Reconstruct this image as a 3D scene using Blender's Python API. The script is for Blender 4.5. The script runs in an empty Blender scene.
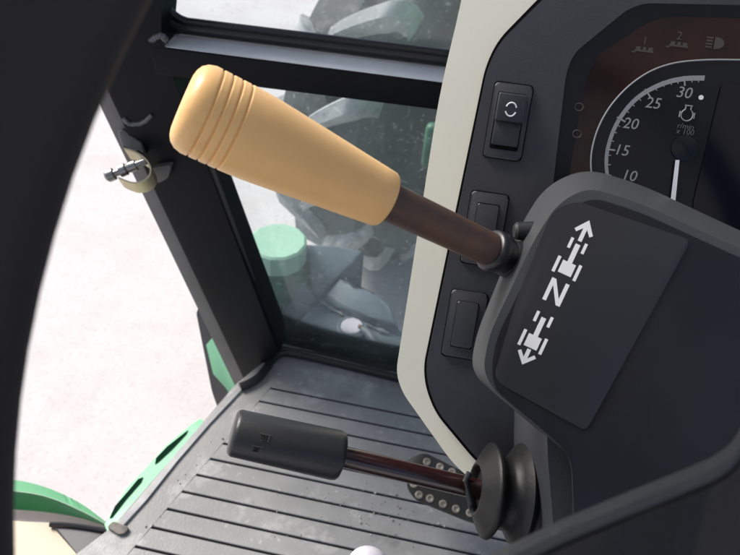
import bpy, bmesh, math, random
from mathutils import Vector as V, Matrix, noise
R = math.radians
random.seed(4)
SC = bpy.context.scene
COL = SC.collection

# ------------------------------------------------------------------ camera
GROUND, FZ = 0.0, 0.65                       # ground level, cab floor level
TH, PS, RO, FPX = R(42), R(6), R(5), 641.0
CAM = V((0, 0, FZ + .9))
FW = V((-math.sin(PS)*math.cos(TH), math.cos(PS)*math.cos(TH), -math.sin(TH)))
_r0 = V((math.cos(PS), math.sin(PS), 0)); _u0 = _r0.cross(FW)
CX = _r0*math.cos(RO) + _u0*math.sin(RO)
CU = -_r0*math.sin(RO) + _u0*math.cos(RO)
cd = bpy.data.cameras.new('camera'); cam = bpy.data.objects.new('camera', cd); COL.objects.link(cam)
cam.matrix_world = Matrix(((CX.x, CU.x, -FW.x, CAM.x), (CX.y, CU.y, -FW.y, CAM.y), (CX.z, CU.z, -FW.z, CAM.z), (0, 0, 0, 1)))
cd.sensor_width = 36; cd.lens = 36*FPX/740; cd.clip_start = .01; cd.clip_end = 3000
cd.dof.use_dof = True; cd.dof.focus_distance = .44; cd.dof.aperture_fstop = 16
SC.camera = cam

def ray(x, y): return FW + CX*((x-370)/FPX) - CU*((y-277.5)/FPX)
class Plane:                                  # a real plane of the place; turns measured image points into points on it
    def __init__(s, p, n): s.p = p; s.n = n.normalized()
    def __call__(s, x, y, h=0.0):             # h: height above the plane
        d = ray(x, y); t = (s.p + s.n*h - CAM).dot(s.n)/d.dot(s.n); return CAM + d*t
    def off(s, h): return Plane(s.p + s.n*h, s.n)
def hz(z): return Plane(V((0, 0, z)), V((0, 0, 1)))
def at(x, y, d): return CAM + ray(x, y)*d

# ------------------------------------------------------------------ materials
def mat(name, col, rough=.5, metal=0., var=.0, vscale=8., bump=0., bscale=60., spec=.5, col2=None, coat=0., sss=0., detail=4., spots=None, rvar=0.):
    m = bpy.data.materials.new(name); m.use_nodes = True
    nt = m.node_tree; N = nt.nodes; L = nt.links; b = N['Principled BSDF']
    b.inputs['Roughness'].default_value = rough; b.inputs['Metallic'].default_value = metal
    b.inputs['Specular IOR Level'].default_value = spec; b.inputs['Coat Weight'].default_value = coat
    b.inputs['Coat Roughness'].default_value = .15
    if sss: b.inputs['Subsurface Weight'].default_value = sss; b.inputs['Subsurface Radius'].default_value = (.004, .002, .001)
    tc = N.new('ShaderNodeTexCoord')
    c = (*col, 1); c2 = (*(col2 if col2 else [v*(1-var) for v in col]), 1)
    out = None
    if var or col2:
        n = N.new('ShaderNodeTexNoise'); n.inputs['Scale'].default_value = vscale; n.inputs['Detail'].default_value = detail; n.inputs['Roughness'].default_value = .65
        L.new(tc.outputs['Object'], n.inputs['Vector'])
        r = N.new('ShaderNodeValToRGB'); r.color_ramp.elements[0].position = .35; r.color_ramp.elements[1].position = .68
        r.color_ramp.elements[0].color = c2; r.color_ramp.elements[1].color = c
        L.new(n.outputs['Fac'], r.inputs['Fac']); out = r.outputs['Color']
        if rvar:
            mr = N.new('ShaderNodeMapRange'); mr.inputs['To Min'].default_value = rough-rvar; mr.inputs['To Max'].default_value = rough+rvar
            L.new(n.outputs['Fac'], mr.inputs['Value']); L.new(mr.outputs['Result'], b.inputs['Roughness'])
    if spots:                                 # (colour, noise scale, low, high, amount)
        for (sc_, s_, lo, hi, am) in spots:
            n = N.new('ShaderNodeTexNoise'); n.inputs['Scale'].default_value = s_; n.inputs['Detail'].default_value = 5; n.inputs['Roughness'].default_value = .7
            L.new(tc.outputs['Object'], n.inputs['Vector'])
            r = N.new('ShaderNodeMapRange'); r.inputs['From Min'].default_value = lo; r.inputs['From Max'].default_value = hi; r.inputs['To Max'].default_value = am
            L.new(n.outputs['Fac'], r.inputs['Value'])
            mx = N.new('ShaderNodeMix'); mx.data_type = 'RGBA'
            L.new(r.outputs['Result'], mx.inputs[0])
            if out: L.new(out, mx.inputs[6])
            else: mx.inputs[6].default_value = c
            mx.inputs[7].default_value = (*sc_, 1); out = mx.outputs[2]
    if out: L.new(out, b.inputs['Base Color'])
    else: b.inputs['Base Color'].default_value = c
    if bump:
        n = N.new('ShaderNodeTexNoise'); n.inputs['Scale'].default_value = bscale; n.inputs['Detail'].default_value = 3
        L.new(tc.outputs['Object'], n.inputs['Vector'])
        bp = N.new('ShaderNodeBump'); bp.inputs['Strength'].default_value = bump; bp.inputs['Distance'].default_value = .002
        L.new(n.outputs['Fac'], bp.inputs['Height']); L.new(bp.outputs['Normal'], b.inputs['Normal'])
    return m
def glass_mat(name, tint, haze, hcol):
    m = bpy.data.materials.new(name); m.use_nodes = True
    nt = m.node_tree; N = nt.nodes; L = nt.links; N.remove(N['Principled BSDF']); o = N['Material Output']
    t = N.new('ShaderNodeBsdfTransparent'); t.inputs['Color'].default_value = (*tint, 1)
    d = N.new('ShaderNodeBsdfDiffuse'); d.inputs['Color'].default_value = (*hcol, 1)
    dd = d; tl = N.new('ShaderNodeBsdfTranslucent'); tl.inputs['Color'].default_value = (*hcol, 1)
    d = N.new('ShaderNodeMixShader'); d.inputs[0].default_value = .6
    L.new(dd.outputs[0], d.inputs[1]); L.new(tl.outputs[0], d.inputs[2])
    g = N.new('ShaderNodeBsdfGlossy'); g.inputs['Roughness'].default_value = .03
    fr = N.new('ShaderNodeFresnel'); fr.inputs['IOR'].default_value = 1.35
    tc = N.new('ShaderNodeTexCoord'); n = N.new('ShaderNodeTexNoise'); n.inputs['Scale'].default_value = 9; n.inputs['Detail'].default_value = 6
    L.new(tc.outputs['Object'], n.inputs['Vector'])
    mr = N.new('ShaderNodeMapRange'); mr.inputs['From Min'].default_value = .3; mr.inputs['From Max'].default_value = .75
    mr.inputs['To Min'].default_value = haze*.55; mr.inputs['To Max'].default_value = haze*1.6
    L.new(n.outputs['Fac'], mr.inputs['Value'])
    n2 = N.new('ShaderNodeTexNoise'); n2.inputs['Scale'].default_value = 130; n2.inputs['Detail'].default_value = 3; L.new(tc.outputs['Object'], n2.inputs['Vector'])
    m2 = N.new('ShaderNodeMapRange'); m2.inputs['From Min'].default_value = .62; m2.inputs['From Max'].default_value = .72; m2.inputs['To Max'].default_value = .16
    L.new(n2.outputs['Fac'], m2.inputs['Value'])
    ad = N.new('ShaderNodeMath'); ad.operation = 'ADD'; L.new(mr.outputs['Result'], ad.inputs[0]); L.new(m2.outputs['Result'], ad.inputs[1])
    a = N.new('ShaderNodeMixShader'); b = N.new('ShaderNodeMixShader')
    L.new(ad.outputs[0], a.inputs[0]); L.new(t.outputs[0], a.inputs[1]); L.new(d.outputs[0], a.inputs[2])
    L.new(fr.outputs[0], b.inputs[0]); L.new(a.outputs[0], b.inputs[1]); L.new(g.outputs[0], b.inputs[2])
    L.new(b.outputs[0], o.inputs['Surface']); return m

M = {}
M['ground'] = mat('pale_concrete', (.615, .59, .59), .9, var=.05, vscale=3, bump=.4, bscale=180, spots=[((.34, .28, .28), 75, .52, .72, .38), ((.44, .39, .385), 3, .45, .75, .6), ((.40, .34, .34), 22, .55, .72, .25)])
M['floor'] = mat('grey_floor', (.30, .30, .30), .40, var=.30, vscale=5, bump=.12, bscale=350, spec=.5, rvar=.1,
                 spots=[((.52, .51, .51), 15, .55, .74, .6), ((.66, .65, .64), 75, .61, .76, .5), ((.08, .08, .08), 13, .62, .78, .6), ((.16, .15, .14), 120, .60, .72, .5)])
M['floor_edge'] = mat('worn_floor_edge', (.42, .42, .43), .4, var=.3, vscale=14, spec=.5, spots=[((.5, .48, .48), 50, .6, .8, .5)])
M['groove'] = mat('groove_black', (.012, .012, .015), .7)
M['frame'] = mat('black_frame_paint', (.006, .007, .010), .45, var=.3, vscale=6, bump=.05, bscale=120, spec=.12, spots=[((.06, .06, .07), 45, .68, .8, .4)])
M['frame_grey'] = mat('grey_frame_edge', (.15, .145, .145), .5, var=.25, vscale=12)
M['bar_top'] = mat('crossbar_sky_reflection', (.72, .76, .80), .3, var=.2, vscale=10, spots=[((.35, .35, .36), 60, .63, .75, .5)])  # pale base colour paints in the sky reflected on the bar top
M['unseen_roof'] = mat('grey_headliner', (.60, .60, .60), .9, var=.05)  # kept pale to bounce light into the cab
M['gasket'] = mat('rubber_gasket', (.010, .010, .012), .35, bump=.06, bscale=90)
M['weld'] = mat('weld_bead', (.16, .16, .17), .35, metal=.3, var=.6, vscale=90, bump=.5, bscale=250)
M['cream'] = mat('cream_plastic', (.87, .86, .73), .45, var=.05, vscale=4, bump=.05, bscale=700)
M['panel'] = mat('charcoal_plastic', (.046, .048, .057), .50, var=.12, vscale=6, bump=.16, bscale=1100, spec=.4, spots=[((.16, .16, .16), 260, .70, .80, .5), ((.075, .075, .08), 9, .5, .75, .5)])
M['panel_dark'] = mat('dark_recess_plastic', (.005, .0055, .008), .55, bump=.08, bscale=900, spec=.35)
M['gap'] = mat('shadow_gap_rubber', (.004, .004, .005), .8, spec=.1)
M['rocker'] = mat('rocker_plastic', (.030, .032, .039), .42, bump=.05, bscale=900)
M['lens'] = mat('red_reflection_lens', (.032, .0115, .009), .16, col2=(.007, .006, .008), vscale=13, spec=.35, detail=2)  # red-brown mottling paints a reflection into the lens colour
M['dial'] = mat('dial_face', (.007, .008, .011), .22, spec=.35)
M['screen'] = mat('screen_glass', (.003, .004, .009), .12, spec=.4)
M['print'] = mat('dial_print', (.27, .28, .29), .5)
M['print_dim'] = mat('dim_print', (.10, .10, .105), .5)
M['print_faint'] = mat('faint_print', (.065, .056, .05), .5)
M['white'] = mat('white_print', (.85, .85, .86), .5)
M['pod'] = mat('lit_column_plastic', (.055, .058, .064), .40, bump=.14, bscale=900, spec=.6, var=.12, vscale=9)  # lighter grey puts the light on the housing edges into the colour
M['plate'] = mat('shaded_face_plastic', (.010, .010, .014), .42, bump=.14, bscale=900, spec=.4, spots=[((.10, .10, .105), 330, .70, .80, .55), ((.020, .020, .026), 7, .45, .75, .8)])  # near-black colour stands for shade on the column front
M['label'] = mat('label_film', (.027, .027, .031), .42, bump=.05, bscale=1500, spec=.45, spots=[((.10, .10, .10), 160, .76, .82, .5)])
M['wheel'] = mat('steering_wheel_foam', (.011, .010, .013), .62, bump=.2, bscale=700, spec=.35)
M['wheel_spoke'] = mat('lit_wheel_spoke', (.030, .032, .036), .42, bump=.1, bscale=700, spec=.5)  # greyer than the rim, light on the spoke wall put into the colour
M['knob'] = mat('tan_knob_plastic', (.96, .575, .23), .40, var=.07, vscale=12, bump=.05, bscale=300, spec=.45, sss=.2, spots=[((.50, .27, .10), 28, .60, .80, .35), ((.35, .20, .10), 210, .70, .80, .45)])
M['rust'] = mat('rusty_rod', (.056, .050, .048), .5, col2=(.13, .062, .036), vscale=30, metal=.25, bump=.15, bscale=260, detail=6, rvar=.1)
M['rod_red_reflection'] = mat('red_reflection_rod', (.034, .011, .011), .2, var=.35, vscale=20, spec=.8)  # red reflection put into the base colour of the rod
M['grip'] = mat('black_grip_plastic', (.018, .019, .021), .40, bump=.08, bscale=700)
M['rubber'] = mat('bellows_rubber', (.009, .009, .010), .5, var=.4, vscale=22, bump=.15, bscale=160, spec=.35, spots=[((.07, .065, .06), 60, .6, .8, .5)])
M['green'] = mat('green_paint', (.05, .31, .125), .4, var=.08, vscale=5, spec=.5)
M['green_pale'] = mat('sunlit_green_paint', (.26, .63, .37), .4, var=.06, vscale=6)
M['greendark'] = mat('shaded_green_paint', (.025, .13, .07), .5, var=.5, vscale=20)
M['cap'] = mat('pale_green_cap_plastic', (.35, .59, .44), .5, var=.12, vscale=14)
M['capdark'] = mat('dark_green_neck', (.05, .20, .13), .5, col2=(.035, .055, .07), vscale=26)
M['tank'] = mat('blue_black_tank', (.16, .20, .235), .38, var=.3, vscale=9, bump=.1, bscale=200, spots=[((.32, .31, .30), 38, .66, .80, .5)])
M['scuff'] = mat('scuffed_plastic', (.42, .42, .40), .7, col2=(.06, .08, .10), vscale=45)
M['tyre'] = mat('dusty_tyre', (.085, .092, .096), .9, var=.4, vscale=9, bump=.3, bscale=90, spots=[((.22, .22, .22), 14, .52, .72, .6), ((.50, .49, .47), 60, .60, .70, .6)])
M['lug'] = mat('dusty_tyre_lug', (.50, .51, .51), .9, var=.3, vscale=14, bump=.3, bscale=90, spots=[((.16, .165, .17), 26, .54, .68, .6), ((.80, .78, .75), 70, .58, .68, .7)])
M['rimmetal'] = mat('wheel_rim_paint', (.02, .045, .035), .5)
M['chassis'] = mat('chassis_black', (.022, .03, .033), .6, var=.5, vscale=8, spots=[((.2, .2, .19), 30, .62, .75, .5)])
M['zinc'] = mat('yellow_zinc', (.56, .50, .33), .32, metal=.85, var=.2, vscale=30)
M['steel'] = mat('steel_bolt', (.32, .31, .30), .35, metal=.9, var=.3, vscale=40)
M['pedal'] = mat('pedal_plate', (.014, .013, .013), .45, var=.4, vscale=30)
M['pedalrim'] = mat('worn_pedal_ring', (.42, .38, .34), .35, metal=.6, var=.5, vscale=60)
M['cream_trim'] = mat('cream_side_trim', (.60, .52, .40), .6, var=.05, vscale=6, bump=.1, bscale=500)
M['grey_trim'] = mat('grey_side_trim', (.095, .095, .10), .5, var=.12, vscale=8, bump=.1, bscale=600)
M['grey_flange'] = mat('grey_flange', (.75, .68, .69), .6, var=.1, vscale=8)
M['ball'] = mat('white_ball_plastic', (.60, .58, .63), .5)
M['glass'] = glass_mat('dusty_glass', (.955, .985, .99), .06, (.80, .90, .92))
M['glass_up'] = glass_mat('upper_dusty_glass', (.96, .985, .99), .075, (.88, .92, .95))
M['slot'] = mat('dark_slot', (.002, .018, .010), .8, spec=.05)
M['clip'] = mat('dirty_clip', (.20, .18, .16), .6, var=.6, vscale=60)
M['brown'] = mat('rust_brown', (.18, .09, .06), .7, var=.4, vscale=60)
M['hose'] = mat('hose_rubber', (.10, .12, .14), .5)
M['grey_bracket'] = mat('dark_grey_bracket', (.07, .068, .075), .45, var=.2, vscale=8)

# ------------------------------------------------------------------ object helpers
def root_loc(o):
    l = V(o.location)
    while o.parent: o = o.parent; l += o.location
    return l
def finish(bm, ang=32):
    bmesh.ops.recalc_face_normals(bm, faces=bm.faces)
    for f in bm.faces: f.smooth = True
    for e in bm.edges:
        if len(e.link_faces) == 2 and e.calc_face_angle(0) > R(ang): e.smooth = False
def obj(name, bm, m, parent=None, loc=None, label=None, ang=32, fin=True):
    if fin: finish(bm, ang)
    o = bpy.data.objects.new(name, bpy.data.meshes.new(name)); COL.objects.link(o)
    if parent:
        o.parent = parent; base = root_loc(parent)
    else:
        base = V(loc) if loc else V((0, 0, 0)); o.location = base
    bmesh.ops.translate(bm, verts=bm.verts, vec=-base)
    bm.to_mesh(o.data); bm.free(); o.data.materials.append(m)
    if label: o['label'] = label
    return o
def tag(o, label, cat, group=None):
    o['label'] = label; o['category'] = cat
    if group: o['group'] = group
    return o
def thing(name, loc, label, cat):
    o = bpy.data.objects.new(name, None); COL.objects.link(o); o.location = loc; o.empty_display_size = .05
    return tag(o, label, cat)
def struct(o): o['kind'] = 'structure'; return o

def rp(pts, r, n=5):
    """round the corners of a 2-D polygon; r is one radius or one per corner"""
    out = []; k = len(pts)
    for i in range(k):
        p = V(pts[i]); a = V(pts[i-1]) - p; b = V(pts[(i+1) % k]) - p
        rr = r[i] if isinstance(r, (list, tuple)) else r
        rr = min(rr, a.length*.48, b.length*.48)
        if rr <= 0: out.append(tuple(p)); continue
        p0 = p + a.normalized()*rr; p1 = p + b.normalized()*rr
        for j in range(n+1):
            t = j/n; q = p0*(1-t)**2 + p*2*t*(1-t) + p1*t*t; out.append((q.x, q.y))
    return out
def slab(pts, back, bev=0., seg=3, bm=None):
    """polygon (3-D points) extruded by vector back; the front rim rounded by bev"""
    bm2 = bmesh.new()
    f = [bm2.verts.new(p) for p in pts]; g = [bm2.verts.new(p + back) for p in pts]
    top = bm2.faces.new(f); bm2.faces.new(list(reversed(g))); k = len(pts)
    for i in range(k): bm2.faces.new((f[i], g[i], g[(i+1) % k], f[(i+1) % k]))
    if bev: bmesh.ops.bevel(bm2, geom=[e for e in top.edges], offset=bev, segments=seg, profile=.5, affect='EDGES', clamp_overlap=True)
    if bm is None: return bm2
    me = bpy.data.meshes.new('t'); bm2.to_mesh(me); bm2.free(); bm.from_mesh(me); bpy.data.meshes.remove(me); return bm
def draft(front, rear, bev, seg=5):
    """moulded housing: front outline and a wider rear outline joined by sloping walls"""
    b = bmesh.new(); f = [b.verts.new(p) for p in front]; g = [b.verts.new(p) for p in rear]; k = len(f)
    top = b.faces.new(f); b.faces.new(list(reversed(g)))
    for i in range(k): b.faces.new((f[i], g[i], g[(i+1) % k], f[(i+1) % k]))
    bmesh.ops.bevel(b, geom=list(top.edges), offset=bev, segments=seg, profile=.5, affect='EDGES', clamp_overlap=True)
    return b
def frame_axes(d):
    d = d.normalized(); a = d.cross(V((0, 0, 1)))
    if a.length < 1e-3: a = d.cross(V((1, 0, 0)))
    a.normalize(); return a, a.cross(d).normalized()
def lathe(p, axis, prof, n=40, bm=None, sx=1., cap=True, up=None):
    """prof: (distance along axis, radius)"""
    bm = bm or bmesh.new(); axis = axis.normalized(); a, b = frame_axes(axis)
    if up is not None: b = (up - axis*up.dot(axis)).normalized(); a = axis.cross(b)
    rings = []
    for t, r in prof:
        rings.append([bm.verts.new(p + axis*t + a*(math.cos(2*math.pi*i/n)*r*sx) + b*(math.sin(2*math.pi*i/n)*r)) for i in range(n)])
    for A, B in zip(rings, rings[1:]):
        for i in range(n): bm.faces.new((A[i], A[(i+1) % n], B[(i+1) % n], B[i]))
    if cap: bm.faces.new(list(reversed(rings[0]))); bm.faces.new(rings[-1])
    return bm
def tube(path, r, n=12, bm=None, closed=False):
    bm = bm or bmesh.new(); k = len(path); rings = []
    b = None
    for i, p in enumerate(path):
        d = (path[(i+1) % k] - path[i-1]) if (closed or 0 < i < k-1) else (path[1]-path[0] if i == 0 else path[-1]-path[-2])
        d.normalize()
        if b is None: a, b = frame_axes(d)
        b = (b - d*b.dot(d)).normalized(); a = d.cross(b)
        rr = r(i/(k-1)) if callable(r) else r
        rings.append([bm.verts.new(p + a*(math.cos(2*math.pi*j/n)*rr) + b*(math.sin(2*math.pi*j/n)*rr)) for j in range(n)])
    pr = list(zip(rings, rings[1:])) + ([(rings[-1], rings[0])] if closed else [])
    for A, B in pr:
        for j in range(n): bm.faces.new((A[j], A[(j+1) % n], B[(j+1) % n], B[j]))
    if not closed: bm.faces.new(list(reversed(rings[0]))); bm.faces.new(rings[-1])
    return bm
def smooth_path(pts, n=8):
    out = []
    P = [pts[0]] + list(pts) + [pts[-1]]
    for i in range(1, len(P)-2):
        for j in range(n):
            t = j/n; a, b, c, d = P[i-1], P[i], P[i+1], P[i+2]
            out.append(.5*((2*b) + (c-a)*t + (2*a-5*b+4*c-d)*t*t + (3*b-a-3*c+d)*t**3))
    out.append(pts[-1]); return out
def box(c, sx, sy, sz, bev=0., ax=None, bm=None):
    X, Y, Z = ax or (V((1, 0, 0)), V((0, 1, 0)), V((0, 0, 1)))
    b2 = bmesh.new(); bmesh.ops.create_cube(b2, size=1)
    for v in b2.verts: v.co = c + X*(v.co.x*sx) + Y*(v.co.y*sy) + Z*(v.co.z*sz)
    if bev: bmesh.ops.bevel(b2, geom=list(b2.edges), offset=bev, segments=3, profile=.5, affect='EDGES', clamp_overlap=True)
    if bm is None: return b2
    me = bpy.data.meshes.new('t'); b2.to_mesh(me); b2.free(); bm.from_mesh(me); bpy.data.meshes.remove(me); return bm
def strip(A, B, th, n, bm=None):
    """flat ribbon between two 3-D polylines with thickness th along -n"""
    return slab(list(A) + list(reversed(B)), n*(-th), 0, bm=bm)
def text_bm(s, P, r, u, size, th=.0003, shear=0.):
    cu = bpy.data.curves.new('t', 'FONT'); cu.body = s; cu.size = size; cu.align_x = 'CENTER'; cu.align_y = 'CENTER'; cu.shear = shear; cu.extrude = th; cu.resolution_u = 3
    o = bpy.data.objects.new('t', cu); COL.objects.link(o)
    dg = bpy.context.evaluated_depsgraph_get(); me = bpy.data.meshes.new_from_object(o.evaluated_get(dg))
    bm = bmesh.new(); bm.from_mesh(me)
    n = r.cross(u).normalized()
    for v in bm.verts: v.co = P + r*v.co.x + u*v.co.y + n*v.co.z
    bpy.data.objects.remove(o); bpy.data.curves.remove(cu); bpy.data.meshes.remove(me); return bm

# ------------------------------------------------------------------ ground
bm = bmesh.new(); S = 400
bm.faces.new([bm.verts.new(p) for p in ((-S, -S, 0), (S, -S, 0), (S, S, 0), (-S, S, 0))])
struct(obj('ground', bm, M['ground']))

# ------------------------------------------------------------------ cab floor with grooves
FL = hz(FZ)
edgeL = [(100, 560), (112, 527), (170, 458), (232, 386), (252, 372), (280, 351)]
fl_outer = [FL(60, 640), FL(112, 527), FL(236, 384), FL(276, 352)]
XR = .75
starts = [(270, 388), (257, 402), (243, 416), (230, 431), (217, 446), (205, 461), (192, 477), (178, 493), (165, 509), (151, 527)]
gr = []
for s in starts: gr.append(FL(*s))
# even spacing along Y from first to last
y0, y1 = gr[0].y, gr[-1].y
gl0, gl1 = gr[0], gr[-1]
G = []
ng = 10
for i in range(ng+6):
    t = i/(ng-1); p = gl0.lerp(gl1, t); G.append(p)
SL = math.tan(R(-1.5)); W = .0036
def right(p): return V((XR, p.y + SL*(XR-p.x), FZ))
bm = bmesh.new()
dn = V((0, 0, -.004))
back_l = V((gl0.x+.02, fl_outer[3].y+.02, FZ)); last = G[-1]
# left border between the floor edge and the groove ends
slab([fl_outer[3], fl_outer[2], fl_outer[1], V((fl_outer[0].x-.15, last.y-.05, FZ)), V((last.x, last.y-.05, FZ))] + list(reversed(G)) + [V((gl0.x+.01, fl_outer[3].y, FZ))], dn, 0, bm=bm)
prev = V((gl0.x+.01, fl_outer[3].y, FZ))
for i, p in enumerate(G):
    q = p + V((0, W/2, 0)); pr = prev if i == 0 else prev
    slab([pr, q, right(q), right(pr) if i else V((XR, pr.y, FZ))], dn, .0007 if i else 0, 1, bm=bm)
    prev = p - V((0, W/2, 0)) + V((0, 0, 0))
struct(obj('floor', bm, M['floor'], ang=20))
bm = bmesh.new(); slab([V((-.75, -.5, FZ-.0045)), V((XR, -.5, FZ-.0045)), V((XR, fl_outer[3].y+.02, FZ-.0045)), V((gl0.x-.02, fl_outer[3].y+.02, FZ-.0045)), V((fl_outer[1].x+.03, fl_outer[1].y, FZ-.0045)), V((fl_outer[1].x, fl_outer[1].y-.1, FZ-.0045))], V((0, 0, -.05)), bm=bm)
struct(obj('floor', bm, M['groove'])).name = 'floor_base'

gb = bmesh.new()
for k in range(230):
    if k < 110: x, y = random.gauss(372, 45), random.gauss(505, 18)
    elif k < 200: x, y = random.gauss(455, 60), random.gauss(520, 16)
    else: u_ = random.random(); x, y = 135 + 120*u_ + random.uniform(0, 14), 528 - 135*u_ + random.uniform(-4, 8)
    p = FL(x, y); r_ = random.choice((.0004, .0006, .0009, .0012)) if k % 25 else .002
    b2 = bmesh.new(); bmesh.ops.create_icosphere(b2, subdivisions=1, radius=r_)
    for v in b2.verts: v.co = v.co*random.uniform(.6, 1.25) + p + V((0, 0, r_*.5))
    me = bpy.data.meshes.new('t'); b2.to_mesh(me); b2.free(); gb.from_mesh(me); bpy.data.meshes.remove(me)
M['grit'] = mat('pale_grit', (.48, .45, .43), .9, col2=(.20, .18, .17), vscale=40)
grit = obj('grit', gb, M['grit']); grit['kind'] = 'stuff'; tag(grit, 'fine pale grit and crumbs scattered over the grooved cab floor', 'grit')

# ------------------------------------------------------------------ cab frame : pillar, crossbar, sills, windows
pA, pB = FL(276, 352), FL(398, 381)
dF = (pB - pA); dF.z = 0; dF.normalize()
YF = .5*(pA.y + pB.y)
nF = V((0, -1, 0))
FR = Plane(V((0, YF, 0)), nF)
cab = thing('cab_frame', FL(276, 352), 'black painted metal cab frame with corner pillar, crossbar and two glass panes', 'cab frame')
fr = lambda x, y, h=0: FR(x, y, h)
# pillar : dark inner face and grey outer edge, leaning
bk = V((0, .055, 0))
inner = [(60, -80), (165, -60), (158, 30), (172, 75), (280, 352), (262, 372), (245, 384), (100, 78)]
ob = slab([fr(x, y, .02) for x, y in inner], bk, .004, 3)
pil = obj('pillar', ob, M['frame'], cab)
ol = [(46, -80), (60, -80), (100, 78), (245, 384), (238, 387), (90, 84)]
edge = slab([fr(x, y, .008) for x, y in [(45, -80), (66, -80), (106, 78), (247, 384), (236, 389), (88, 82)]], bk, .002, 2)
obj('pillar_edge', edge, M['frame_grey'], cab)
# welded seams on the pillar and crossbar corner
def weld(pts, r, h):
    pth = smooth_path([fr(x, y, h) for x, y in pts], 8)
    b = tube([p + V((random.uniform(-1, 1), 0, random.uniform(-1, 1)))*r*.10 for p in pth], lambda t: r*(1 + .12*math.sin(t*45)), 8); return b
obj('weld_bead', weld([(123, 118), (130, 124), (142, 123), (152, 115)], .0032, .0200), M['weld'], pil)
obj('weld_bead', weld([(151, 41), (156, 37), (162, 36), (167, 41)], .0038, .0200), M['weld'], pil)
# crossbar : box, its upper face coloured pale for the reflected sky
tl, tr = fr(148, 46, .021), fr(520, 93, .02)
bl, br = fr(156, 75, .021), fr(520, 121, .02)
bt = .05
bm = slab([tl, tr, br, bl], V((0, bt, 0)), .003, 3)
cross = obj('crossbar', bm, M['frame'], cab)
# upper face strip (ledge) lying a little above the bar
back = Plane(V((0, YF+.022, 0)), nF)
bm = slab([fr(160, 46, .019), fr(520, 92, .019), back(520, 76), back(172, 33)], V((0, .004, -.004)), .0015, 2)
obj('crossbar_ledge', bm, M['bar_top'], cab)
# upper window gasket and glass
g0 = Plane(V((0, YF+.024, 0)), nF)
path = [g0(x, y) for x, y in [(146, -70), (150, -20), (158, 5), (166, 18), (180, 26), (200, 29), (300, 41), (520, 68)]]
gp = smooth_path(path, 8)
obj('window_gasket', tube(gp, .0085, 12), M['gasket'], cab)
path = [Plane(V((0, YF+.02, 0)), nF)(x, y) for x, y in [(160, -70), (161, -20), (166, 2), (173, 13), (184, 20), (202, 23), (300, 35), (520, 62)]]
obj('window_gasket', tube(smooth_path(path, 8), .0045, 10), M['gasket'], cab)
gl = Plane(V((0, YF+.03, 0)), nF)
bm = slab([gl(x, y) for x, y in [(148, -160), (152, -20), (160, 8), (172, 22), (200, 29), (300, 41), (520, 68), (560, -160)]], V((0, .005, 0)), 0)
obj('upper_window', bm, M['glass_up'], cab)
# lower window
bm = slab([gl(x, y) for x, y in [(166, 70), (520, 114), (520, 405), (396, 381), (274, 352)]], V((0, .005, 0)), 0)
obj('lower_window', bm, M['glass'], cab)
pth = [FR(x, y, .012) for x, y in [(188, 110), (215, 180), (245, 262), (274, 345)]]
obj('window_gasket', tube(smooth_path(pth, 6), .006, 10), M['gasket'], cab)
# sill seal along the foot of pillar and glass
pth = [FL(x, y, .006) for x, y in [(240, 387), (248, 384), (258, 378), (266, 369), (273, 359), (283, 353), (300, 355), (340, 364), (398, 378), (470, 396)]]
obj('sill_seal', tube(smooth_path(pth, 8), .0075, 10), M['gasket'], cab)
# floor side trim strip with worn lip
bm = bmesh.new()
A = [FL(x, y, .004) for x, y in [(112, 529), (140, 497), (171, 459), (205, 420), (238, 385)]]
B = [FL(x, y, .004) for x, y in [(119, 531), (147, 499), (177, 461), (210, 423), (243, 389)]]
slab(A + list(reversed(B)), V((0, 0, -.03)), .0015, 2, bm=bm)
obj('floor_edge_strip', bm, M['floor_edge'], cab)
bm = slab([FL(x, y, .006) for x, y in rp([(107, 527), (113, 521), (129, 527), (125, 533), (118, 534)], 2)], V((0, 0, -.02)), .001, 2)
obj('corner_clip', bm, M['clip'], cab)

# cab roof over the driver, unseen, added and cut short to shape the light
obj('unseen_roof', box(V((0, -.22, FZ+1.55)), 1.7, 1.45, .06, .02), M['unseen_roof'], cab)

# door striker on the pillar : bracket, strap, bolt
st = Plane(fr(135, 165, .045), -FW)
bm = slab([st(x, y) for x, y in [(117, 131), (123, 128), (141, 142), (143, 152), (136, 148), (122, 148)]], st.n*-.035, .003, 3)
br_ = obj('striker_bracket', bm, M['grey_bracket'], cab)
obj('bracket_foot', slab([fr(x, y, .03) for x, y in rp([(152, 168), (171, 165), (168, 178), (158, 184), (152, 180)], 3)], V((0, .02, 0)), .002, 2), M['grey_bracket'], br_)
cpts = [(124, 149), (133, 152), (143, 158), (149, 166), (149, 174), (143, 180), (134, 182), (126, 180), (119, 177)]
top = smooth_path([st(x, y, .01) for x, y in cpts], 6)
ax = (st(140, 190, 0) - st(136, 170, 0)).normalized()*.5 - st.n*.85
bm = bmesh.new(); ax.normalize(); wd = .021; th_ = .0022
ctr = st(135, 167, .01)
rows = []
for p in top:
    o_ = (p - ctr).normalized()*th_
    rows.append([bm.verts.new(q) for q in (p, p + ax*wd, p + o_ + ax*wd, p + o_)])
for a, b in zip(rows, rows[1:]):
    for i in range(4): bm.faces.new((a[i], a[(i+1) % 4], b[(i+1) % 4], b[i]))
bm.faces.new(rows[0]); bm.faces.new(list(reversed(rows[-1])))
obj('striker_strap', bm, M['zinc'], br_)
a0, a1 = st(106, 177, .004), st(146, 161, .004)
d = a1 - a0; L_ = d.length
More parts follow.
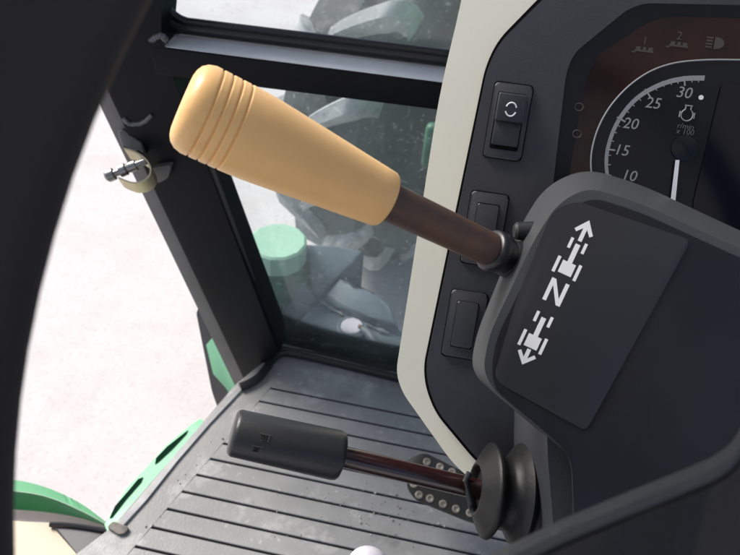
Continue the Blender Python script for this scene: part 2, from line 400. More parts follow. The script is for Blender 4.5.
bm = lathe(a0, d, [(0, .006), (.003, .0085), (L_*.2, .0085), (L_*.22, .005), (L_*.34, .005), (L_*.35, .0085), (L_*.5, .0085), (L_*.52, .006), (L_*.6, .0075), (L_*.75, .0075), (L_*.76, .005), (L_, .005)], 20)
obj('striker_bolt', bm, M['steel'], br_)

# ------------------------------------------------------------------ dashboard
be = R(35)
PU = V((0, math.sin(be), math.cos(be))); PR = V((1, 0, 0)); PN = PR.cross(PU)
PL = Plane(at(500, 120, .45), PN)
dash = thing('dashboard', PL(600, 480, -.1), 'charcoal tractor dashboard with cream surround, rocker switches and dial', 'dashboard')
out = rp([(482, -110), (462, 0), (440, 90), (396, 372), (402, 392), (456, 468), (500, 500), (1000, 640), (1000, -110)], [0, 60, 60, 14, 25, 20, 20, 0, 0])
bm = slab([PL(x, y) for x, y in out], -PN*.16, .007, 4)
obj('dash_surround', bm, M['cream'], dash)
pout = [(1000, -32), (577, -32), (542, 0), (500, 42), (488, 66), (426, 366), (428, 386), (437, 411), (478, 460), (520, 492), (1000, 600)]
hole = [(1000, 360), (538, 320), (553, 185), (566, 73), (574, 53), (628, 9), (645, 3), (1000, 12)]
po = rp(pout, [0, 20, 10, 18, 25, 12, 10, 20, 15, 0, 0]); ho = rp(hole, [0, 4, 30, 14, 10, 14, 10, 0])
bm = slab([PL(x, y, .0012) for x, y in rp([(1000, -36), (575, -36), (540, -3), (498, 40), (485.5, 66), (423.5, 366), (425.5, 387), (435, 412.5), (477, 463), (520, 495), (1000, 606)], [0, 20, 10, 18, 25, 12, 10, 20, 15, 0, 0])], -PN*.004, 0)
bm.free()
bm = bmesh.new()
gap = rp([(1000, -36), (575, -36), (540, -3), (498, 40), (485.5, 66), (423.5, 366), (425.5, 387), (435, 412.5), (477, 463), (520, 495), (1000, 606)], [0, 20, 10, 18, 25, 12, 10, 20, 15, 0, 0])
slab([PL(x, y, .0008) for x, y in gap], -PN*.003, 0, bm=bm)
obj('panel_gap', bm, M['gap'], dash)
bm = slab([PL(x, y, .004) for x, y in po + ho], -PN*.003, .0012, 2)
obj('dash_panel', bm, M['panel'], dash)
# instrument cluster
cl = bmesh.new()
IH = -.0  # lens height
lens = [(1000, 350), (556, 318), (568, 182), (584, 84), (598, 54), (650, 21), (670, 16), (1000, 25)]
lo = rp(lens, [0, 4, 30, 14, 10, 14, 10, 0])
va = [cl.verts.new(PL(x, y, .0035)) for x, y in ho]; vb = [cl.verts.new(PL(x, y, .0016)) for x, y in lo]
for i in range(len(va)-1): cl.faces.new((va[i], va[i+1], vb[i+1], vb[i]))
clu = obj('instrument_bezel', cl, M['panel_dark'], dash)
LP = PL.off(.0014)
bm = slab([LP(x, y) for x, y in lo], -PN*.0005, 0)
obj('instrument_lens', bm, M['lens'], dash)
DP = PL.off(.0018)
# dial face : dark disc inside the thin white line
arc_o = [(600, 215), (594, 190), (591, 165), (593, 145), (600, 124), (612, 104), (630, 85), (651, 71), (675, 63), (705, 60), (740, 60), (800, 62), (1000, 70)]
arc_s = smooth_path([DP(x, y) for x, y in arc_o], 6)
bm = slab(arc_s + [DP(1000, 300), DP(620, 260)], -PN*.0003, 0)
dial = obj('dial_face', bm, M['dial'], dash)
obj('dial_line', tube(arc_s, .0006, 6), M['print'], dial)
arc_i = [(612, 195), (607, 182), (604.5, 165), (606, 148), (612, 129), (621, 113), (634, 98), (650, 87), (668, 79.5), (686, 76), (705, 75.5)]
ai = smooth_path([DP(x, y, .0003) for x, y in arc_i], 6)
bm = bmesh.new(); n_ = len(ai); Cd = DP(690, 168, .0003)
rows = []
for i, p in enumerate(ai):
    w = .0022 + .0012*(i/n_); inn = (Cd-p).normalized()
    rows.append((bm.verts.new(p), bm.verts.new(p + inn*w)))
for a, b in zip(rows, rows[1:]): bm.faces.new((a[0], b[0], b[1], a[1]))
obj('scale_band', bm, M['print'], dial, label='pale tapering band of the dial scale')
# ticks
ticks = bmesh.new()
tk = [(605, 176, 0), (604.5, 165, 0), (604.8, 155, 0), (605.5, 149, 1), (608, 140, 0), (611, 131, 0), (614.5, 124, 0), (617, 117, 1), (624, 109, 0), (630, 102, 0), (637, 96, 0), (645, 89, 1), (654, 85, 0), (662, 81, 0), (670, 79, 0), (684, 76, 1), (677, 77.5, 0), (692, 76, 0), (699, 76, 0), (609, 186, 1)]
for x, y, b in tk:
    p = DP(x, y, .0005); inn = (DP(692, 160, .0005)-p).normalized(); ln = .0066 if b else .0042; sd = inn.cross(PN)*(.00055 if b else .0003)
    ticks.faces.new([ticks.verts.new(q) for q in (p-sd, p+sd, p+sd+inn*ln, p-sd+inn*ln)])
obj('scale_ticks', ticks, M['print'], dial)
for s, x, y in (('10', 629, 176), ('15', 621.5, 150.5), ('20', 630.5, 124), ('25', 653, 103.5), ('30', 684, 93)):
    obj('scale_number', text_bm(s, DP(x, y, .0006), PR, PU, .0104, .0001, .15), M['print'], dial)
nd = bmesh.new(); nd.faces.new([nd.verts.new(DP(x, y, .002)) for x, y in ((675.5, 160), (679.5, 160), (675, 205), (670, 205))])
obj('dial_needle', nd, M['white'], dial)
obj('dial_hub', lathe(DP(684, 148, .0004), PN, [(0, .0085), (.0008, .0085), (.001, .0078)], 32), M['dial'], dial)
obj('dial_dot', lathe(DP(701, 97.5, .0004), PN, [(0, .0016), (.0003, .0016)], 16), M['white'], dial)
ic = bmesh.new(); c0 = DP(687, 115, .0006)
tube([c0 + PR*(.0039*math.cos(R(a))) + PU*(.0039*math.sin(R(a))) for a in range(115, 426, 15)], .00042, 6, bm=ic)
tube([c0 + PR*.0018 + PU*.0036, c0 + PR*.0018 + PU*.0058, c0 + PR*.0026 + PU*.0062, c0 - PR*.0026 + PU*.0062, c0 - PR*.0018 + PU*.0058, c0 - PR*.0018 + PU*.0036], .00042, 6, bm=ic)
tube([c0 - PR*.0048 + PU*.002, c0 - PR*.0048 - PU*.002], .0004, 6, bm=ic); tube([c0 + PR*.0048 + PU*.002, c0 + PR*.0048 - PU*.002], .0004, 6, bm=ic)
obj('engine_symbol', ic, M['print'], dial)
obj('unit_text', text_bm('r/min', DP(685.5, 126.5, .0006), PR, PU, .0052, .0001, .1), M['print_dim'], dial)
obj('unit_text', text_bm('x 100', DP(685, 132, .0006), PR, PU, .0052, .0001, .1), M['print_dim'], dial)
# screen right of the dial
bm = slab([DP(x, y, .0012) for x, y in rp([(722, 84), (1000, 100), (1000, 330), (686, 290), (694, 200)], [4, 0, 0, 0, 0])], -PN*.0004, 0)
obj('display_screen', bm, M['screen'], dash)
# tell-tales above the dial
def tele(x, y, num):
    b = bmesh.new(); c = LP(x, y, .0004)
    for (dx, dy, w, h) in ((0, 0, .0125, .0012), (-.004, .0016, .003, .002), (0, .0016, .0022, .002), (.004, .0016, .003, .002), (-.0068, -.0012, .0025, .001)):
        b.faces.new([b.verts.new(c + PR*(dx+sx*w/2) + PU*(dy+sy*h/2) + PN*.00005*abs(dx)*100) for sx, sy in ((-1, -1), (1, -1), (1, 1), (-1, 1))])
    o = obj('warning_light', b, M['print_faint'], dash)
    obj('warning_number', text_bm(num, LP(x+1, y-10, .0004), PR, PU, .0075, .0001), M['print_faint'], o)
tele(644, 51, '1'); tele(678.5, 46, '2')
b = bmesh.new(); c = LP(716, 43, .0004)
pts = [c + PR*(-.001) - PU*.004, c - PR*.001 + PU*.004] + [c + PR*(.0055*math.cos(R(a))) + PU*(.004*math.sin(R(a))) for a in (60, 30, 0, -30, -60)]
b.faces.new([b.verts.new(p) for p in pts])
for k in range(4):
    b.faces.new([b.verts.new(c + PR*dx + PU*(.003-.002*k+dy)) for dx, dy in ((-.0065, -.0005), (-.0022, -.0005), (-.0022, .0005), (-.0065, .0005))])
obj('headlamp_symbol', b, M['print_faint'], dash)
for x, y in ((579, 107), (577, 134)):
    b = bmesh.new(); c = LP(x, y, .0004)
    tube([c + PR*(.003*math.cos(R(a))) + PU*(.0026*math.sin(R(a))) for a in range(0, 360, 45)], .0005, 5, bm=b, closed=True)
    obj('warning_light', b, M['print_faint'], dash)

# rocker switches
PP = PL.off(.004)
def quad(x, y, w, h, H):
    """outline in the panel's own axes round image centre (x,y), sizes in metres"""
    c = PP(x, y, H); return lambda r, n=4: [c + PR*a + PU*b for a, b in rp([(-w/2, -h/2), (w/2, -h/2), (w/2, h/2), (-w/2, h/2)], r, n)]
def switch(x, y, w, h, live, label):
    b = slab(quad(x, y, w+.0016, h+.0016, .0004)(.0035), -PN*.001, 0)
    s = obj('rocker_switch', b, M['gap'], dash, label=label)
    obj('switch_frame', slab(quad(x, y, w, h, .0028)(.003), -PN*.0026, .0012, 3), M['panel'], s)
    obj('switch_well', slab(quad(x, y, w*(.76 if live else .615), h*(.76 if live else .705), .0032)(.0015), -PN*.001, 0), M['gap'], s)
    c = PP(x, y, .003)
    if live:
        lowc = c - PU*(h*.14)
        b = slab([lowc + PR*a + PU*b_ + PN*(.0012 + .0005*(b_ < 0)) for a, b_ in rp([(-w*.35, -h*.19), (w*.35, -h*.19), (w*.35, h*.17), (-w*.35, h*.17)], .001, 3)], -PN*.001, .0004, 2)
        obj('rocker', b, M['rocker'], s)
        b = bmesh.new()
        # wedge standing out of the frame
        up = [( -h*.02, .0058), (h*.345, .0078)]
        P4 = [c + PR*(-w*.375) + PU*up[0][0] + PN*up[0][1], c + PR*(w*.375) + PU*up[0][0] + PN*up[0][1], c + PR*(w*.375) + PU*up[1][0] + PN*up[1][1], c + PR*(-w*.375) + PU*up[1][0] + PN*up[1][1]]
        Q4 = [c + PR*(sx*w*.365) + PU*(-h*.01 if k == 0 else h*.36) for sx, k in ((-1, 0), (1, 0), (1, 1), (-1, 1))]
        v = [b.verts.new(p) for p in P4]; q = [b.verts.new(p) for p in Q4]
        b.faces.new(v); b.faces.new(list(reversed(q)))
        for i in range(4): b.faces.new((v[i], q[i], q[(i+1) % 4], v[(i+1) % 4]))
        bmesh.ops.bevel(b, geom=[e for e in b.edges], offset=.0011, segments=3, affect='EDGES', profile=.5)
        obj('rocker', b, M['rocker'], s)
        nn = (P4[1]-P4[0]).cross(P4[3]-P4[0]).normalized(); uu = (P4[3]-P4[0]).normalized()
        cc = (P4[0]+P4[2])/2 + nn*.0002 - uu*h*.02
        b = bmesh.new()
        for a0 in (20, 200):
            tube([cc + PR*(.0036*math.cos(R(a))) + uu*(.0045*math.sin(R(a))) for a in range(a0, a0+141, 14)], .00055, 6, bm=b)
        obj('rotate_symbol', b, M['white'], s)
    else:
        obj('switch_blank', slab(quad(x, y, w*.58, h*.68, .0045)(.0014), -PN*.002, .0009, 3), M['panel'], s)
def size_px(x, y, wx, hy): return (PP(x+wx/2, y)-PP(x-wx/2, y)).dot(PR), (PP(x, y-hy/2)-PP(x, y+hy/2)).dot(PU)
w, h = size_px(508, 121, 38, 76)
switch(508, 121.5, w, h, True, 'rocker switch with white rotating arrows symbol')
switch(484.5, 229, w, h, False, 'blank switch cover half hidden by the rusty lever rod')
switch(464.5, 325, w, h*.95, False, 'lowest blank switch cover beside the column housing')

# ------------------------------------------------------------------ steering column housing
pn = (-FW*1.0 + CU*.10 + CX*.02)
PO = Plane(at(590, 320, .36), pn)
colm = thing('steering_column', PO(700, 520, -.1), 'black steering column housing with white forward, neutral, reverse arrows label', 'column')
pod = [(545, 186), (585, 168), (640, 184), (760, 240), (1000, 340), (1000, 760), (610, 700), (592, 476), (500, 398), (470, 372), (476, 335), (520, 226)]
pr_ = rp(pod, [26, 26, 40, 60, 0, 0, 30, 20, 20, 22, 30, 50], 8)
podf = [(558, 203), (588, 187), (640, 203), (760, 258), (1000, 360), (1000, 740), (584, 664), (576, 456), (494, 391), (483, 370), (489, 335), (535, 238)]
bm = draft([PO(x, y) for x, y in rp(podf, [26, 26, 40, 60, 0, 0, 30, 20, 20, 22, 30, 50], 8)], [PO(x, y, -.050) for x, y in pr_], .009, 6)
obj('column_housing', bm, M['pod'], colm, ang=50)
lab = rp([(573, 192), (692, 233), (586, 431), (494, 381), (499, 368)], [10, 8, 7, 10, 6], 5)
# label pad: rounded left side follows the housing
lab = rp([(577, 201), (691, 240), (586, 431), (493, 380), (516, 300), (552, 210)], [9, 7, 7, 14, 60, 22], 6)
fpl = [(566, 212), (592, 197), (640, 212), (760, 267), (995, 368), (995, 738), (579, 664), (572, 455), (495, 389), (492, 368), (497, 338), (543, 243)]
obj('face_shade', slab([PO(x, y, .0007) for x, y in rp(fpl, [24, 24, 40, 60, 0, 0, 30, 20, 18, 20, 30, 50], 8)], -PO.n*.002, .0006, 2), M['plate'], colm)  # dark sheet added as the shade on the housing front
bm = slab([PO(x, y, .0016) for x, y in lab], -PO.n*.002, .0007, 3)
pad = obj('label_pad', bm, M['label'], colm)
LPn = PO.off(.0017)
# marks in label axes : s along the arrow direction (up), t across
o2 = V((556, 292)); au = V((590-523, 221-365)).normalized(); ar = V((-au.y, au.x))
def mk(t, s): p = o2 + ar*t + au*s; return LPn(p.x, p.y, .0001)
def mark(polys, name):
    b = bmesh.new()
    for k, pl in enumerate(polys): slab([mk(t, s) for t, s in pl], -PO.n*.0002, 0, bm=b)
    return obj(name, b, M['white'], pad)
def rect(t, s, w, h): return [(t-w/2, s-h/2), (t+w/2, s-h/2), (t+w/2, s+h/2), (t-w/2, s+h/2)]
def tractor(s0, name):
    # small plan-view tractor, front upwards
    mark([rect(0, s0-8, 14, 13), rect(0, s0+8.5, 5, 20), rect(-11.5, s0-8, 3.2, 17), rect(11.5, s0-8, 3.2, 17), rect(-7.5, s0+17, 3, 11), rect(7.5, s0+17, 3, 11)], name)
tractor(34, 'tractor_symbol')
tractor(-47, 'tractor_symbol')
mark([[(0, 79), (-10, 66), (-7.3, 63.6), (-2, 69.5), (-2, 56), (2, 56), (2, 69.5), (7.3, 63.6), (10, 66)]], 'arrow_symbol')
mark([[(0, -80), (10, -69), (7.3, -66.6), (2, -72.5), (2, -63), (-2, -63), (-2, -72.5), (-7.3, -66.6), (-10, -69)]], 'arrow_symbol')
N_ = [(-9.5, -12), (-5.6, -12), (-5.6, 5.5), (5.2, -12), (9.5, -12), (9.5, 12), (5.6, 12), (5.6, -5.5), (-5.2, 12), (-9.5, 12)]
mark([N_], 'neutral_letter')
# neck under the housing
PK = PO.off(-.035)
nk = rp([(546, 410), (1000, 430), (1000, 700), (560, 640), (553, 520), (548, 460)], [6, 0, 0, 0, 20, 10])
bm = slab([PK(x, y) for x, y in nk], -PO.n*.09, .010, 5)
obj('column_neck', bm, M['pod'], colm)
nk2 = rp([(573, 440), (1000, 455), (1000, 690), (590, 640), (580, 520)], [8, 0, 0, 0, 20])
obj('neck_shade', slab([PK(x, y, .001) for x, y in nk2], -PO.n*.004, .0008, 2), M['plate'], colm)  # dark sheet as shade, leaving a lit strip of neck

# ------------------------------------------------------------------ shuttle lever with tan knob
tip, end = at(182, 102, .298), at(386, 200, .341)
rod_e = at(504, 256, .386)
d = (end - tip).normalized()
knobL = (end - tip).length
sh = thing('shuttle_lever', rod_e, 'long lever with tan ringed knob on a rusty rod', 'lever')
px2m = lambda w, dd: w*dd/FPX
r0, r1 = px2m(47, .300), px2m(29, .338)
prof = [(0, r0*.62), (.0006, r0*.74), (.002, r0*.86), (.0045, r0*.95), (.008, r0*1.0)]
gx = [.0115, .0163, .0211, .0259]
def rad(t): 
    u = t/knobL
    return r0*1.0 if u < .30 else r0 + (r1-r0)*((u-.30)/.70)**1.05
t = .009
pts_ = []
for g in gx:
    for dx, dr in ((-.0014, 0), (-.0008, 0), (-.0005, -.0002), (-.00025, -.0009), (.00025, -.0009), (.0005, -.0002), (.0008, 0), (.0014, 0)):
        pts_.append((g+dx, rad(g)+dr))
prof += pts_
for i in range(1, 11):
    tt = .030 + (knobL-.0016-.030)*i/10; prof.append((tt, rad(tt)))
prof += [(knobL-.0006, r1*.97), (knobL, r1*.90), (knobL, r1*.7)]
obj('knob', lathe(tip, d, prof, 64), M['knob'], sh, ang=60)
rr = px2m(18.5, .356)
L_ = (rod_e-end).length
obj('rod', lathe(end - d*.004, rod_e-end+d*.004, [(0, rr*1.03), (L_+.01, rr*.98)], 40), M['rust'], sh)
dr_ = (rod_e-end).normalized()
c0 = end.lerp(rod_e, .86)
obj('collar', lathe(c0, dr_, [(0, rr*1.05), (.0008, rr*1.18), (.002, rr*1.25), (.006, rr*1.27), (.0075, rr*1.2), (.009, rr*1.16), (.014, rr*1.1), (.0145, rr*1.0), (.03, rr*1.0), (.05, rr*1.0)], 40), M['gasket'], sh)
obj('pivot_boss', lathe(c0 + dr_*.012, dr_, [(0, .0095), (.002, .0115), (.012, .0125), (.02, .013)], 32), M['grip'], sh)
obj('pivot_pin', lathe(at(514, 231, .392), CX, [(0, .004), (.0015, .0055), (.012, .006), (.02, .006)], 24), M['grip'], sh)

# ------------------------------------------------------------------ indicator stalk with bellows
g0_, g1_ = at(232, 432, .40), at(341, 456, .415)
stk = thing('indicator_stalk', at(500, 495, .44), 'black flat-ended stalk on thin dark rod coloured by a red reflection with rubber bellows', 'lever')
d = g1_-g0_; L_ = d.length
rg = px2m(24.5, .405)
obj('grip', lathe(g0_, d, [(0, rg*.80), (.0012, rg*.90), (.003, rg*.95), (L_*.5, rg*.99), (L_-.004, rg*1.03), (L_-.0012, rg*1.0), (L_, rg*.92)], 48, sx=1.0), M['grip'], stk, ang=50)
# faint symbols on the grip
fs = bmesh.new(); gd = d.normalized()
for t_, sh_ in ((.26, .10), (.22, .62)):
    axp = g0_ + d*t_; tc_ = (CAM-axp); tc_ = (tc_ - gd*tc_.dot(gd)).normalized(); sd = gd.cross(tc_)
    if sd.dot(CU) > 0: sd = -sd
    def gp_(a, z): return axp + gd*z + (tc_*math.cos(a) + sd*math.sin(a))*(rg*.985)
    a0 = sh_ - .28
    tube([gp_(a0 + .26*k/6, -.002 + .0035*(k % 2)) for k in range(7)], .00028, 5, bm=fs)
    tube([gp_(a0 + .26*k/6, .003) for k in range(7)], .00028, 5, bm=fs)
    tube([gp_(a0, -.003), gp_(a0, .004)], .00028, 5, bm=fs)
obj('grip_symbol', fs, M['print_faint'], stk)
end2 = at(482, 490, .445)
obj('stalk_rod', lathe(g1_ - d.normalized()*.004, end2-g1_, [(0, px2m(10.5, .42)), ((end2-g1_).length, px2m(10, .445)), ((end2-g1_).length+.03, px2m(10, .445))], 32), M['rod_red_reflection'], stk)
ba = (CX*1.0 - CU*.17 + FW*.08).normalized()
b0 = at(474, 488, .436)
sc = .44/FPX
prof = [(k*sc, r*sc) for k, r in ((9, 9), (8.5, 14), (8, 21), (4, 22), (1, 23), (.3, 24.5), (1, 26), (5, 32), (11, 43), (13, 46), (15, 46.5), (17, 45), (20, 41), (23, 36), (28, 34), (34, 36), (38, 42), (42, 48), (44, 50), (46, 49), (50, 43), (53, 41), (56, 42), (60, 47), (63, 48), (66, 46), (69, 38), (110, 36))]
obj('bellows', lathe(b0, ba, prof, 56), M['rubber'], stk, ang=70)
obj('clip', tube([b0 + CU*.010 - ba*.003, b0 + CU*.004 - ba*.006, b0 - CU*.004 - ba*.004, b0 - CU*.011 - ba*.002], .0022, 10), M['grip'], stk)

# ------------------------------------------------------------------ pedal
PDL = Plane(FL(440, 490, .10), V((0, -.35, .94)))
ped = thing('clutch_pedal', PDL(440, 490), 'dark metal pedal plate with rows of raised round studs', 'pedal')
out = rp([(404, 462), (424, 452), (520, 500), (540, 540), (470, 522), (416, 500), (408, 489)], [5, 6, 5, 5, 8, 6, 4])
obj('pedal_plate', slab([PDL(x, y) for x, y in out], -PDL.n*.006, .001, 2), M['pedal'], ped)
pp = [(427, 462), (440, 467), (419, 495), (430, 498.5), (443, 504), (456, 509), (414, 484), (452, 472), (470, 513), (428, 480), (442, 485), (456, 491)]
for x, y in pp:
    c = PDL(x, y); a, b_ = frame_axes(PDL.n)
    obj('stud', lathe(c - PDL.n*.001, PDL.n, [(0, .0058), (.002, .0055), (.003, .0046), (.003, .003), (.0012, .0022)], 20), M['pedalrim'], ped)
obj('pedal_arm', tube([PDL(500, 510, -.01), PDL(540, 490, -.01) + V((0, .08, .0)), PDL(560, 470) + V((0, .12, .1))], .009, 12), M['pedal'], ped)

# ------------------------------------------------------------------ steering wheel
cw = at(900, 580, .16)
nw = (-FW + CX*.1 - CU*.2).normalized()
e1 = CU.cross(nw).normalized(); e2 = nw.cross(e1)
sw = thing('steering_wheel', cw, 'black steering wheel rim and spoke close to the camera, out of focus', 'steering wheel')
rt = .0145
rim = [cw + e1*((.2108+rt)*math.cos(R(a))) + e2*((.2353+rt)*math.sin(R(a))) - nw*.0 for a in range(0, 360, 3)]
obj('rim', tube(rim, rt, 28, closed=True), M['wheel'], sw)
WP = Plane(cw, nw)
sp = [(300, 640), (440, 580), (492, 553), (560, 520), (620, 495), (680, 471), (715, 456), (733, 442), (745, 420), (765, 398), (800, 390), (880, 400), (980, 450), (1060, 520), (1080, 620), (1040, 740), (900, 820), (740, 780), (640, 700), (480, 690), (330, 760), (200, 790), (190, 700)]
spr = rp(sp, 18, 4)
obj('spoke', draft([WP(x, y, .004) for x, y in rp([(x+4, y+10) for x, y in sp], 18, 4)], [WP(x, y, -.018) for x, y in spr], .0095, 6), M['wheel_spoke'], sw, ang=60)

sc2 = [(x+8, y+26) for x, y in sp]
obj('spoke_shade', slab([WP(x, y, .0048) for x, y in rp(sc2, 18, 4)], -nw*.002, .0009, 3), M['wheel'], sw, ang=60)  # black sheet added as the shade on the spoke front

# ------------------------------------------------------------------ white ball at the bottom edge
wb = thing('white_knob', at(368, 565, .34), 'small white rounded knob peeking in at the bottom edge over the floor', 'knob')
c = at(368, 565, .34); r_ = .0095
bm = bmesh.new(); bmesh.ops.create_uvsphere(bm, u_segments=32, v_segments=20, radius=r_)
for v in bm.verts: v.co = V((v.co.x*1.15, v.co.y, v.co.z)) + c
obj('knob_ball', bm, M['ball'], wb)
obj('knob_stem', tube([c - V((0, 0, .012)), V((c.x, c.y-.01, FZ))], .005, 12), M['steel'], wb)

# ------------------------------------------------------------------ front wheel outside (tyre with lugs)
TC = V((-.12, 1.98, .56)); TR, TW = .56, .30
fwh = thing('front_wheel', (TC.x, TC.y, 0), 'dusty black tractor front tyre with chunky lugs outside the glass', 'wheel')
prof = [(-TW*.36, TR*.56), (-TW*.44, TR*.64), (-TW*.50, TR*.76), (-TW*.49, TR*.86), (-TW*.43, TR*.915), (-TW*.25, TR*.94), (0, TR*.95), (TW*.25, TR*.94), (TW*.43, TR*.915), (TW*.49, TR*.86), (TW*.50, TR*.76), (TW*.44, TR*.64), (TW*.36, TR*.56)]
tyre = obj('tyre', lathe(TC, V((1, 0, 0)), prof, 72, cap=False), M['tyre'], fwh)
lug = bmesh.new(); nl = 14
def tp(a, x, r):  # angle round axle, across, radius
    return V((TC.x + x, TC.y - math.cos(a)*r, TC.z + math.sin(a)*r))
for i in range(nl):
    for sgn in (-1, 1):
        a0 = 2*math.pi*(i + (.5 if sgn > 0 else 0))/nl
        secs = []; K = 9
        for k in range(K+1):
            u = k/K; xx = (-.014 + .164*u)*sgn; da = .24*u**.8; w_ = .026 + .014*u
            b_ = TR*(.945 - .015*u - .10*max(0, u-.75)/.25); t_ = TR*(1.015 - .012*u - .07*max(0, u-.85)/.15)
            a = a0 + da; h_ = w_/TR
            secs.append([lug.verts.new(q) for q in (tp(a-h_*1.2, xx, b_), tp(a-h_*.8, xx, t_-.004), tp(a-h_*.65, xx, t_), tp(a+h_*.65, xx, t_), tp(a+h_*.8, xx, t_-.004), tp(a+h_*1.2, xx, b_))])
        for A_, B_ in zip(secs, secs[1:]):
            for k in range(5): lug.faces.new((A_[k], A_[k+1], B_[k+1], B_[k]))
        lug.faces.new(secs[0]); lug.faces.new(list(reversed(secs[-1])))
obj('tread', lug, M['lug'], tyre, ang=38)
obj('rim', lathe(TC - V((.10, 0, 0)), V((1, 0, 0)), [(0, TR*.57), (.01, TR*.55), (.05, TR*.40), (.06, TR*.15), (.14, TR*.15), (.19, TR*.55), (.2, TR*.57)], 48), M['rimmetal'], fwh)

# ------------------------------------------------------------------ tractor body right of the wheel
fwh.rotation_euler.z = R(-26)
body = thing('tractor_hull', (.30, 1.5, .3), 'dark engine side with green bonnet panel beyond the glass', 'tractor body')
bm = box(V((.36, 1.75, .62)), .40, 1.5, .50, .03)
obj('engine_side', bm, M['chassis'], body)
bk_ = at(432, 146, 1.30)
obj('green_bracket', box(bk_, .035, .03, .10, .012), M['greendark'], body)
bm = box(V((.38, 1.85, 1.05)), .46, 1.5, .36, .05)
obj('bonnet_panel', bm, M['green'], body)
b = bmesh.new()
for z in (.5, .6, .72): tube(smooth_path([V((.15, 1.05, z)), V((.145, 1.25, z+.05)), V((.15, 1.5, z-.02))], 6), .012, 10, bm=b)
obj('engine_hose', b, M['hose'], body)

# ------------------------------------------------------------------ fuel tank with green cap
tk_ = thing('fuel_tank', hz(.40)(330, 330), 'blue black plastic fuel tank with pale green filler cap outside lower glass', 'fuel tank')
Z1, Z2 = hz(.52), hz(.57)
A = [Z1(x, y) for x, y in rp([(250, 318), (296, 328), (318, 296), (352, 314), (402, 330), (420, 352), (330, 346), (270, 334)], [10, 8, 8, 10, 10, 10, 10, 10])]
obj('tank_body', slab(A, V((0, 0, -.35)), .022, 5), M['tank'], tk_, ang=60)
def facet(name, pts, parent, m, drop=.3, bev=.008):
    obj(name, slab([hz(z)(x, y) for x, y, z in pts], V((0, 0, -drop)), bev, 3), m, parent, ang=60)
facet('tank_shoulder', [(306, 243, .62), (335, 244, .62), (364, 250, .615), (352, 262, .60), (338, 276, .575), (322, 294, .545), (313, 281, .575)], tk_, M['tank'])
facet('tank_step', [(324, 296, .545), (340, 277, .57), (353, 284, .58), (376, 292, .578), (390, 304, .57), (399, 326, .55), (372, 317, .55), (345, 308, .548)], tk_, M['tank'])
facet('tank_base', [(262, 282, .56), (306, 282, .56), (318, 296, .54), (308, 310, .52), (298, 326, .50), (268, 322, .50), (240, 300, .52)], tk_, M['tank'], .3, .012)
cc = hz(.64)(278, 243)
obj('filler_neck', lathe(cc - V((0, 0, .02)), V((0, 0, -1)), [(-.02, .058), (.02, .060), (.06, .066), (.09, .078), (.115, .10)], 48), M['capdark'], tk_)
cap = bmesh.new()
n = 72
prof = [(.045, .063), (.004, .066), (-.004, .065), (-.008, .060)]
lathe(cc, V((0, 0, -1)), prof, 12, bm=cap)
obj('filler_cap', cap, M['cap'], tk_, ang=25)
bc = Z1(352, 329)
obj('bolt_ring', lathe(bc + V((0, 0, .001)), V((0, 0, 1)), [(0, .034), (.006, .034), (.008, .031), (.008, .027), (.004, .026)], 40), M['tank'], tk_)
obj('white_plug', lathe(bc + V((0, 0, .004)), V((0, 0, 1)), [(0, .025), (.005, .025), (.008, .022)], 32), M['ball'], tk_)
obj('plug_stub', box(bc + V((.018, -.002, .012)), .010, .010, .010, .003), M['brown'], tk_)
hp = [bc + V((.024, -.006, .010)), bc + V((.04, -.018, .012)), Z1(378, 345, .012), Z1(402, 352, .008), Z1(430, 356, .008)]
obj('breather_hose', tube(smooth_path(hp, 8), .010, 14), M['hose'], tk_)
b = weld and bmesh.new(); tube(smooth_path([Z1(x, y, .006) for x, y in ((321, 301), (334, 310), (352, 318), (370, 326), (388, 333))], 8), lambda t: .0035*(1+.5*math.sin(t*37)), 8, bm=b)
obj('scuffed_ridge', b, M['scuff'], tk_)
obj('ridge_bolt', lathe(Z1(344, 312, .008), V((0, 0, 1)), [(0, .007), (.006, .007)], 10), M['brown'], tk_)

# ------------------------------------------------------------------ outside plate, step rail and mudguard on the left
PT = Plane(FR(220, 350, 0) + V((0, .10, 0)), V((-.2, -1, .25)))
pl = thing('step_plate', PT(222, 400), 'dark upright plate with pale green face beside the foot of the pillar', 'plate')
obj('plate_back', slab([PT(x, y) for x, y in rp([(196, 312), (203, 302), (228, 330), (262, 392), (255, 430), (222, 420), (212, 392)], [4, 5, 5, 5, 5, 5, 5])], V((0, .03, 0)), .003, 3), M['grey_bracket'], pl)
obj('green_face', slab([PT(x, y, .003) for x, y in [(206, 345), (213, 337), (234, 379), (250, 420), (240, 410), (226, 388), (213, 374)]], PT.n*-.0028, .0006, 2), M['green_pale'], pl)

rail = thing('step_rail', hz(FZ-.03)(150, 480), 'green slotted metal step rail along the left floor edge', 'step rail')
Zr = hz(FZ-.02)
bm = bmesh.new()
outer = [(104, 524), (112, 512), (126, 488), (146, 468), (166, 445), (192, 424), (200, 418)]
inner = [(108, 534), (122, 520), (144, 494), (160, 478), (175, 462), (200, 433), (210, 424)]
slots = [[(109.5, 518), (115, 506), (128, 491), (138, 479), (143, 477), (141, 482), (126, 499), (112, 517)], [(155, 464), (156, 458), (167, 446.5), (188, 430), (186, 434), (172, 449), (159, 461)]]
slab([Zr(x, y) for x, y in outer] + [Zr(x, y) for x, y in reversed(inner)], V((0, 0, -.02)), .002, 2, bm=bm)
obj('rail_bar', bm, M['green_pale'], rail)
for s in slots:
    obj('slot', slab([Zr(x, y, .0015) for x, y in s], V((0, 0, -.001)), 0), M['slot'], rail)

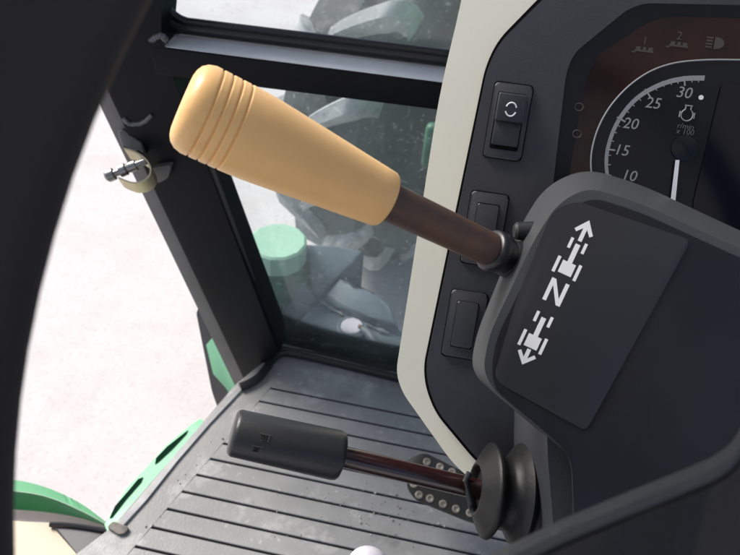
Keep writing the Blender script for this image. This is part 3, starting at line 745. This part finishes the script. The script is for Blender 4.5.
fen = thing('mudguard', hz(.6)(60, 510), 'bright green curved mudguard edge in the lower left corner', 'mudguard')
def loft(rows, m, name):
    b = bmesh.new(); rr_ = []
    for z, pts in rows:
        P = smooth_path([hz(z)(x, y) for x, y in pts], 8); rr_.append([b.verts.new(p) for p in P])
    for a, c_ in zip(rr_, rr_[1:]):
        for i in range(len(a)-1): b.faces.new((a[i], a[i+1], c_[i+1], c_[i]))
    bmesh.ops.solidify(b, geom=list(b.faces), thickness=.003)
    return obj(name, b, m, fen)
e0 = [(-60, 474), (8, 479), (45, 487), (80, 503), (107, 523)]
e1_ = [(-60, 482), (8, 490), (45, 496), (80, 510), (110, 526)]
e2_ = [(-60, 503), (8, 509), (45, 512), (80, 518), (111, 527.5)]
e3_ = [(-60, 516), (8, 521), (48, 522.5), (80, 526), (115, 532)]
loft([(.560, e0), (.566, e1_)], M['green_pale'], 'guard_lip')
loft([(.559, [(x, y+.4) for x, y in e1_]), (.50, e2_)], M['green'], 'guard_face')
loft([(.50, e2_), (.51, e3_)], M['grey_flange'], 'guard_flange')

con = thing('side_console', hz(.6)(80, 545), 'grey and cream moulded side trim in the bottom left corner', 'trim')
ZC = hz(.62)
obj('cream_panel', slab([ZC(x, y, -.003) for x, y in [(-80, 519), (8, 520.5), (50, 522.5), (86, 562), (150, 640), (-80, 640)]], V((0, 0, -.03)), .002, 2), M['cream_trim'], con)
obj('grey_panel', slab([ZC(x, y) for x, y in [(50, 523.5), (85, 526), (121, 531.5), (152, 562), (190, 640), (128, 640), (84, 562)]], V((0, 0, -.03)), .003, 3), M['grey_trim'], con)
g = bmesh.new(); tube(smooth_path([ZC(x, y, .002) for x, y in [(50, 524.5), (66, 525), (90, 528), (118, 533)]], 8), .004, 8, bm=g)
obj('trim_seal', g, M['gasket'], con)

# ------------------------------------------------------------------ light
w = bpy.data.worlds.new('World'); SC.world = w; w.use_nodes = True
nt = w.node_tree; sky = nt.nodes.new('ShaderNodeTexSky'); sky.sky_type = 'NISHITA'; sky.sun_disc = False
EL, AZ = R(44), R(-62)                       # sun azimuth measured from +Y towards +X
sky.sun_elevation = EL; sky.sun_rotation = AZ; sky.dust_density = 3; sky.air_density = 1.0
bg = nt.nodes['Background']; bg.inputs['Strength'].default_value = .15
nt.links.new(sky.outputs['Color'], bg.inputs['Color'])
sl = bpy.data.lights.new('sun', 'SUN'); sl.energy = 5.0; sl.angle = R(25); sl.color = (1, .96, .9)
so = bpy.data.objects.new('sun', sl); COL.objects.link(so)
sd = V((math.sin(AZ)*math.cos(EL), math.cos(AZ)*math.cos(EL), math.sin(EL)))
so.rotation_euler = sd.to_track_quat('Z', 'Y').to_euler()
SC.view_settings.view_transform = 'Standard'; SC.view_settings.look = 'None'; SC.view_settings.exposure = 0
SC.render.engine = 'CYCLES'; SC.cycles.transparent_max_bounces = 16
